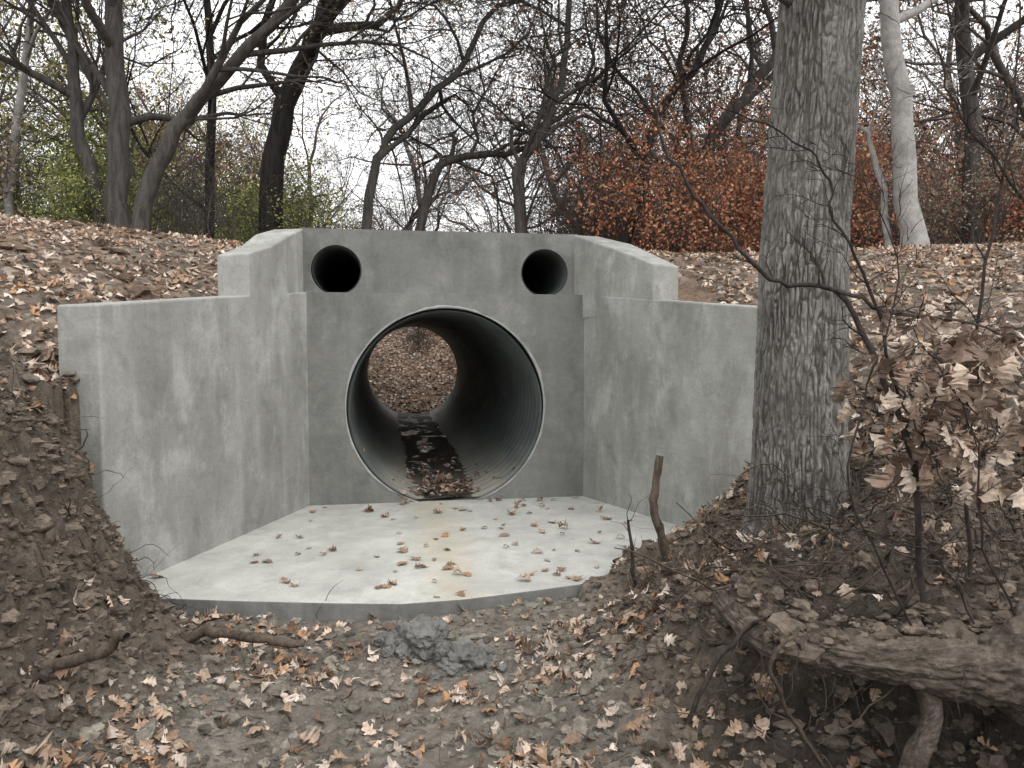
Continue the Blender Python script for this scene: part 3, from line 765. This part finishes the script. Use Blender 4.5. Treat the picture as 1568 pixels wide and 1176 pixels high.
# ------------------------------------------------------------------ MAIN TREE
def main_tree():
    zs = np.concatenate([np.arange(.1, 4.4, .009), np.arange(4.4, 9, .08)])
    seg = 420
    th = np.linspace(0, 2*math.pi, seg, endpoint=False)
    ZZ, TH = np.meshgrid(zs, th, indexing='ij')
    CZ, CL_ = [0, .5, 2.2, 3.8, 9], [1.765, 1.775, 1.80, 1.90, 2.3]
    cl_ = np.interp(zs, CZ, CL_); cd = np.interp(zs, [0, 9], [4.72, 5.0])
    r = np.interp(zs, [0, .35, .55, .9, 2.2, 3.8, 9], [.44, .36, .31, .285, .262, .25, .17])
    rr = r[:, None]*(1+.05*np.cos(3*TH+1)*np.exp(-(ZZ-.4)*1.6).clip(0, 1.5)+.09*np.abs(np.cos(2.5*TH+.6))*np.exp(-(ZZ-.45)*4).clip(0, 2)+.025*fbm(np.cos(TH)*1.5, np.sin(TH)*1.5, ZZ*1.2, 3))
    cx, cy = np.cos(TH)*.27, np.sin(TH)*.27
    wz = fbm(cx*9, cy*9, ZZ*5, 3)
    def fam(fr, sh, seed):
        ph = fbm(cx*7+seed, cy*7, ZZ*3, 3)*1.6+sh*ZZ
        a = vn((cx)*fr+seed+ph*.6, (cy)*fr+ph*.6, ZZ*6.5+seed)
        return 1-np.abs(a)*2.2
    r1 = fam(46, 1.8, 3.1); r2 = fam(54, -1.8, 17.7); r3 = fam(90, 0, 31.)
    furrow = np.clip(np.maximum(np.maximum(sstep(.45, .95, r1), sstep(.5, .95, r2)), .55*sstep(.5, 1, r3)), 0, 1)
    furrow = furrow*(.65+.35*sstep(-.3, .3, fbm(cx*5, cy*5, ZZ*1.5, 3)))
    cross = sstep(.75, 1., 1-np.abs(vn(cx*20, cy*20, ZZ*26))*2.)*.4
    furrow = np.maximum(furrow, cross)
    plate = 1-furrow
    fine = fbm(cx*70, cy*70, ZZ*24, 3)
    rr = rr-.014*furrow+.004*fine*plate+.008*wz
    x0, y0 = cd*FX+cl_*FY, cd*FY-cl_*FX
    V = np.stack([x0[:, None]+rr*np.cos(TH), y0[:, None]+rr*np.sin(TH), ZZ], -1).reshape(-1, 3)
    n = len(zs); g = np.arange(n*seg).reshape(n, seg); g2 = np.roll(g, -1, 1)
    Fq = np.stack([g[:-1], g2[:-1], g2[1:], g[1:]], -1).reshape(-1, 4)
    v = np.clip(plate*(.75+.4*fine), 0, 1).reshape(-1, 1)
    ob = mk('oak_tree', V, Fq, [M_trunk], col=np.repeat(v, 3, 1))
    out = []; tips = []; rng = np.random.RandomState(5)
    c = dict(wig=.2, up=.0, max=3, kids=[5, 4, 3], t0=.3, rmin=.004)
    def at(z): return np.array(W(np.interp(z, CZ, CL_), np.interp(z, [0, 9], [4.72, 5.0]), z))
    grow(rng, at(3.62), np.array([-1., -.2, .05]), 1.5, .03, 0, out, tips, c)
    for z, aa, L, q in ((4.6, 0.3, 2.6, .1), (5.2, 2.2, 2.8, .1), (5.9, 4.2, 2.8, .1), (6.6, 5.4, 2.6, .09), (7.3, 1., 2.6, .09), (8., 3.2, 2.4, .08), (8.9, 0, 2.2, .1)):
        grow(rng, at(z), np.array([math.cos(aa)*1., math.sin(aa)*1., .7]), L, q, 0, out, tips, dict(c, kids=[6, 4, 4]))
    V, Fq = tubes(out, 6)
    mk('limbs', V, Fq, [M_bark], parent=ob)
main_tree()

# ------------------------------------------------------------------ FOREGROUND SAPLING
sap = empty('oak_sapling')
rng = np.random.RandomState(21)
out = []; tips = []
D0 = 3.0
def SP(lz, r0, r1, d=D0, dd=0.):
    pts = [W(l, d+dd*i, z) for i, (l, z) in enumerate(lz)]
    q, rr = smoothpoly(pts, list(np.linspace(r0, r1, len(pts))), 5, .006, rng)
    out.append((q, rr)); return q, rr
c = dict(wig=.28, up=.02, max=2, kids=[13, 6, 3], t0=.2, rmin=.0018, ls=.8)
stems = [
 SP([(1.65, .5), (1.57, 1.21), (1.43, 1.57), (1.265, 1.86), (1.036, 1.89), (.88, 2.02), (.70, 2.23), (.564, 2.49), (.525, 2.7)], .014, .0045),
 SP([(1.57, 1.21), (1.40, 1.85), (1.24, 2.13), (1.18, 2.34), (1.04, 2.45), (.8, 2.54)], .008, .003, dd=-.01),
 SP([(1.265, 1.86), (1.52, 1.77), (1.775, 1.75), (2.05, 1.67)], .010, .005, dd=.03),
 SP([(1.88, .7), (1.84, 1.3), (1.9, 1.98), (1.98, 2.5), (2.0, 3.0)], .010, .004, d=3.1),
 SP([(2.15, 2.1), (1.95, 2.35), (1.75, 2.6), (1.65, 2.95)], .008, .003, d=3.1),
 SP([(1.55, .55), (1.3, 1.1), (1.35, 1.5), (1.45, 1.9), (1.3, 2.3)], .006, .0025, d=2.9),
 SP([(1.75, .6), (1.6, .85), (1.35, .95), (1.1, 1.05)], .005, .002, d=2.85),
 SP([(1.57, 1.21), (1.65, 1.5), (1.8, 1.6), (1.95, 1.5)], .006, .003, d=2.95),
 SP([(1.43, 1.57), (1.6, 1.62), (1.75, 1.45), (1.8, 1.25)], .006, .003, d=2.95),
 SP([(1.43, 1.57), (1.5, 1.4), (1.6, 1.25), (1.65, 1.1)], .005, .0025, d=2.9),
 SP([(1.9, .6), (1.75, .9), (1.7, 1.3), (1.55, 1.6)], .006, .003, d=2.8),
]
for q, rr in stems:
    LL = np.linalg.norm(np.diff(q, axis=0), axis=1).sum()
    spawn(rng, list(q), list(rr*.8), min(LL, 1.1)*.42, 0, out, tips, c, .15)
V, Fq = tubes(out, 6); mk('stems', V, Fq, [M_twig], parent=sap)
tp = np.array(tips); l_, d_ = toLD(tp[:, 0], tp[:, 1])
wv = ((l_-1.62)/.36)**2+((tp[:, 2]-1.47)/.36)**2
sel = tp[wv < 1]
idx = rng.choice(len(sel), min(190, len(sel)), replace=False)
P = sel[idx]; n = len(P)
ax = np.tile([0, 0, -1.], (n, 1))+rng.randn(n, 3)*.4
P2 = P+ax/np.linalg.norm(ax, axis=1, keepdims=True)*.04
Nn = rng.randn(n, 3); Nn[:, 2] *= .3; Nn[:, 1] -= .6; Nn /= np.linalg.norm(Nn, axis=1, keepdims=True)
cols = np.array([(.46, .36, .28), (.30, .21, .155), (.55, .45, .37), (.15, .105, .08), (.19, .13, .10)])[rng.randint(0, 5, n)]
leaves('dead_leaves', P2, Nn, rng.uniform(.07, .125, n), cols, True, .2, parent=sap, axis=ax, curl=.9)

rng = np.random.RandomState(8)
def stick(name, lz, r0, r1, d, mat=M_root, dd=0., k=5, wig=.004, kids=None):
    pts = [W(l, d+dd*i, z) for i, (l, z) in enumerate(lz)]
    q, rr = smoothpoly(pts, list(np.linspace(r0, r1, len(pts))), k, wig, rng)
    o = [(q, rr*(1+rng.randn(len(rr))*.06))]; tt = []
    if kids: spawn(rng, list(q), list(rr*.5), kids, 1, o, tt, dict(wig=.25, up=.03, max=2, kids=[3, 4, 3], t0=.3, rmin=.002), .3)
    V, Fq = tubes(o, 8)
    return mk(name, V, Fq, [mat])
stick('broken_branch', [(1.02, .22), (.93, .52), (.915, .68), (.95, .93)], .032, .024, 4.9)
stick('broken_branch', [(.80, .0), (.77, .3), (.74, .52)], .014, .008, 4.85, M_twig, kids=.35)
stick('fallen_branch', [(-2.05, -.02), (-1.7, .0), (-1.45, -.02), (-1.2, -.06)], .035, .024, 4.3, wig=.012)
stick('fallen_branch', [(-2.0, .3), (-1.75, .36), (-1.6, .44)], .028, .02, 3.15, wig=.01)
stick('fallen_branch', [(1.15, .1), (1.0, .35), (.95, .5), (1.05, .62)], .012, .008, 2.75)
stick('fallen_branch', [(.72, .12), (.82, .35), (.95, .5), (1.1, .58)], .012, .01, 3.05, M_twig)

# ------------------------------------------------------------------ FALLEN TRUNK + ROOTS
def log(pts, rad, seg=80, k=40):
    q, rr = smoothpoly(pts, rad, k)
    T = np.gradient(q, axis=0); T /= np.linalg.norm(T, axis=1, keepdims=True)
    A = np.cross(T, [0, 0, 1.]); A /= np.linalg.norm(A, axis=1, keepdims=True); B = np.cross(A, T)
    th = np.linspace(0, 2*math.pi, seg, endpoint=False)
    s = np.concatenate([[0], np.cumsum(np.linalg.norm(np.diff(q, axis=0), axis=1))])[:, None]
    c1, s1 = np.cos(th)[None], np.sin(th)[None]; z0 = s*0
    f1 = fbm(c1*1.3+z0, s1*1.3+z0, s*4, 4); f2 = np.abs(vn(c1*7+s*2, s1*7+z0, s*12))
    f3 = fbm(c1*4+z0, s1*4+z0, s*26, 4)
    R_ = rr[:, None]*(1+.32*f1-.14*(1-f2)**4+.20*f3)
    V = q[:, None]+R_[..., None]*(c1[..., None]*A[:, None]+s1[..., None]*B[:, None])
    n = len(q); g = np.arange(n*seg).reshape(n, seg); g2 = np.roll(g, -1, 1)
    Fq = np.stack([g[:-1], g2[:-1], g2[1:], g[1:]], -1).reshape(-1, 4)
    V = V.reshape(-1, 3); c0 = len(V); V = np.vstack([V, q[0], q[-1]])
    Ft = np.vstack([np.stack([g2[0], g[0], np.full(seg, c0)], -1), np.stack([g[-1], g2[-1], np.full(seg, c0+1)], -1)])
    return V, [Fq, Ft]
def mat_log():
    m = NT('bark_fallen'); v1 = m.coord()
    a = m.noise(m.coord((.5, 2, 2)), 9, 8, .7, .6); b = m.noise(v1, 28, 7, .7)
    c = m.ramp(a, [(.35, (.075, .06, .048)), (.5, (.15, .122, .10)), (.65, (.24, .20, .165))])
    c = m.mix(1., c, m.ramp(b, [(.3, .5), (.7, 1.5)]), 'MULTIPLY')
    c = m.mix(m.ramp(m.noise(v1, 4, 7, .7), [(.5, 0.), (.62, .6)]), c, (.10, .078, .06))
    m.bump(m.math('ADD', m.math('MULTIPLY', a, 1.), b), 1., .03); return m.out(c, .92)
M_log = mat_log()
V, Fs = log([W(.95, 3.4, .50), W(1.03, 3.05, .46), W(1.25, 2.86, .48), W(1.5, 2.82, .46), W(1.75, 2.80, .44), W(2.0, 2.78, .50), W(2.5, 2.70, .6)], [.05, .06, .075, .085, .12, .20, .27], 110, 60)
lg = mk('fallen_trunk', V, Fs, [M_log])
V, Fs = log([W(1.55, 2.83, .44), W(1.57, 2.80, .25), W(1.50, 2.78, .1), W(1.45, 2.75, -.1)], [.055, .035, .045, .05], 50, 25)
mk('stub_root', V, Fs, [M_log], parent=lg)
V, Fs = log([W(1.75, 2.82, .40), W(1.95, 2.73, .25), W(2.2, 2.65, .12)], [.05, .035, .035], 50, 25)
mk('side_root', V, Fs, [M_log], parent=lg)
nn_ = 420; l = rs.uniform(1.0, 2.0, nn_); d = 2.92+rs.randn(nn_)*.05; top = np.interp(l, [1.0, 1.5, 1.75, 2.0, 2.5], [.52, .53, .54, .62, .83])
x = d*FX+l*FY; y = d*FY-l*FX
clods('soil_clods', np.stack([x, y, top+rs.randn(nn_)*.02+np.maximum(d-2.93, 0)*.6], -1), rs.gamma(1.4, .008, nn_)+.006, np.array([.16, .128, .10])[None]*(.5+rs.rand(nn_, 1)))
out = []; rng = np.random.RandomState(33)
def hang(l0, l1, d0, d1, n, Lm, r0, r1, upb=0.):
    for i in range(n):
        l = rng.uniform(l0, l1); d = rng.uniform(d0, d1); x, y, _ = W(l, d)
        z = gz1(l, d)+rng.uniform(-.01, .05); p = np.array([x, y, z])
        s = float(lipshift(p[0:1], p[1:2], p[2:3])[0]); o3 = np.array([-FX*s, -FY*s, 0])
        aa = rng.uniform(0, 6.28); dr = np.array([math.cos(aa), math.sin(aa)-.2, rng.uniform(-.3, .5)+upb]); m = rng.randint(6, 12); st = rng.uniform(.4, 1)*Lm/m
        pts = [p+o3]
        for j in range(m):
            dr = dr+rng.randn(3)*.35; dr[2] -= .08; dr /= np.linalg.norm(dr); p = p+dr*st
            g = float(gh(np.array([p[0]]), np.array([p[1]]))[0])
            if p[2] < g-.01: p = np.array([p[0], p[1], g+.008]); dr[2] = abs(dr[2])*.5
            pts.append(p+o3)
        r = rng.uniform(r0, r1)
        out.append((pts, np.linspace(r, r*.3, len(pts))))
hang(.7, 2.6, 3.0, 4.8, 420, .5, .0012, .005)
hang(1.0, 2.6, 3.1, 4.6, 100, .9, .004, .011)
hang(1.1, 2.6, 3.1, 4.4, 130, .8, .002, .006, .8)
hang(-2.9, -2.0, 2.6, 4.9, 240, .4, .0012, .006)
hang(-1.9, .8, 2.8, 4.8, 80, .35, .0012, .004)
for i in range(90):
    l = rng.uniform(.95, 2.3); p = np.array(W(l, rng.uniform(2.8, 3.05), rng.uniform(.45, .55))); pts = [p]; dr = np.array([0, 0, -1.])
    for j in range(7):
        dr = dr+rng.randn(3)*.35; dr[2] -= .2; dr /= np.linalg.norm(dr); p = p+dr*rng.uniform(.02, .06); pts.append(p)
    r = rng.uniform(.0012, .004); out.append((pts, np.linspace(r, r*.3, len(pts))))
V, Fq = tubes(out, 5); mk('root_tangle', V, Fq, [M_root])

# ------------------------------------------------------------------ CAMERA / LIGHT / WORLD
cam = bpy.data.cameras.new('camera'); co = bpy.data.objects.new('camera', cam); scene.collection.objects.link(co)
cam.lens = 27; cam.sensor_width = 36; cam.clip_end = 2000; cam.clip_start = .05
co.location = (0, 0, CAMZ); co.rotation_euler = (R(90-3.26), 0, -YAW)
scene.camera = co
w = bpy.data.worlds.new('World'); scene.world = w; w.use_nodes = True
nt = w.node_tree; bg = nt.nodes['Background']
az = R(150); el = R(50)
sk = nt.nodes.new('ShaderNodeTexSky'); sk.sky_type = 'NISHITA'; sk.sun_disc = False
sk.sun_elevation = el; sk.sun_rotation = az; sk.dust_density = 4; sk.air_density = 1.2
hs = nt.nodes.new('ShaderNodeHueSaturation'); hs.inputs['Saturation'].default_value = .3
mx = nt.nodes.new('ShaderNodeMix'); mx.data_type = 'RGBA'; mx.inputs['Factor'].default_value = .75
mx.inputs[7].default_value = (14.8, 14.85, 14.9, 1)   # thick, even cloud
nt.links.new(sk.outputs[0], hs.inputs['Color'])
nt.links.new(hs.outputs[0], mx.inputs[6]); nt.links.new(mx.outputs[2], bg.inputs['Color'])
bg.inputs['Strength'].default_value = .15
sun = bpy.data.lights.new('sun', 'SUN'); sun.energy = 1.0; sun.angle = R(25); sun.color = (1, .98, .95)
so = bpy.data.objects.new('sun', sun); scene.collection.objects.link(so)
dv = Vector((math.sin(az)*math.cos(el), math.cos(az)*math.cos(el), math.sin(el)))
so.rotation_euler = dv.to_track_quat('Z', 'Y').to_euler()
scene.view_settings.view_transform = 'Standard'; scene.view_settings.look = 'None'; scene.view_settings.exposure = 0
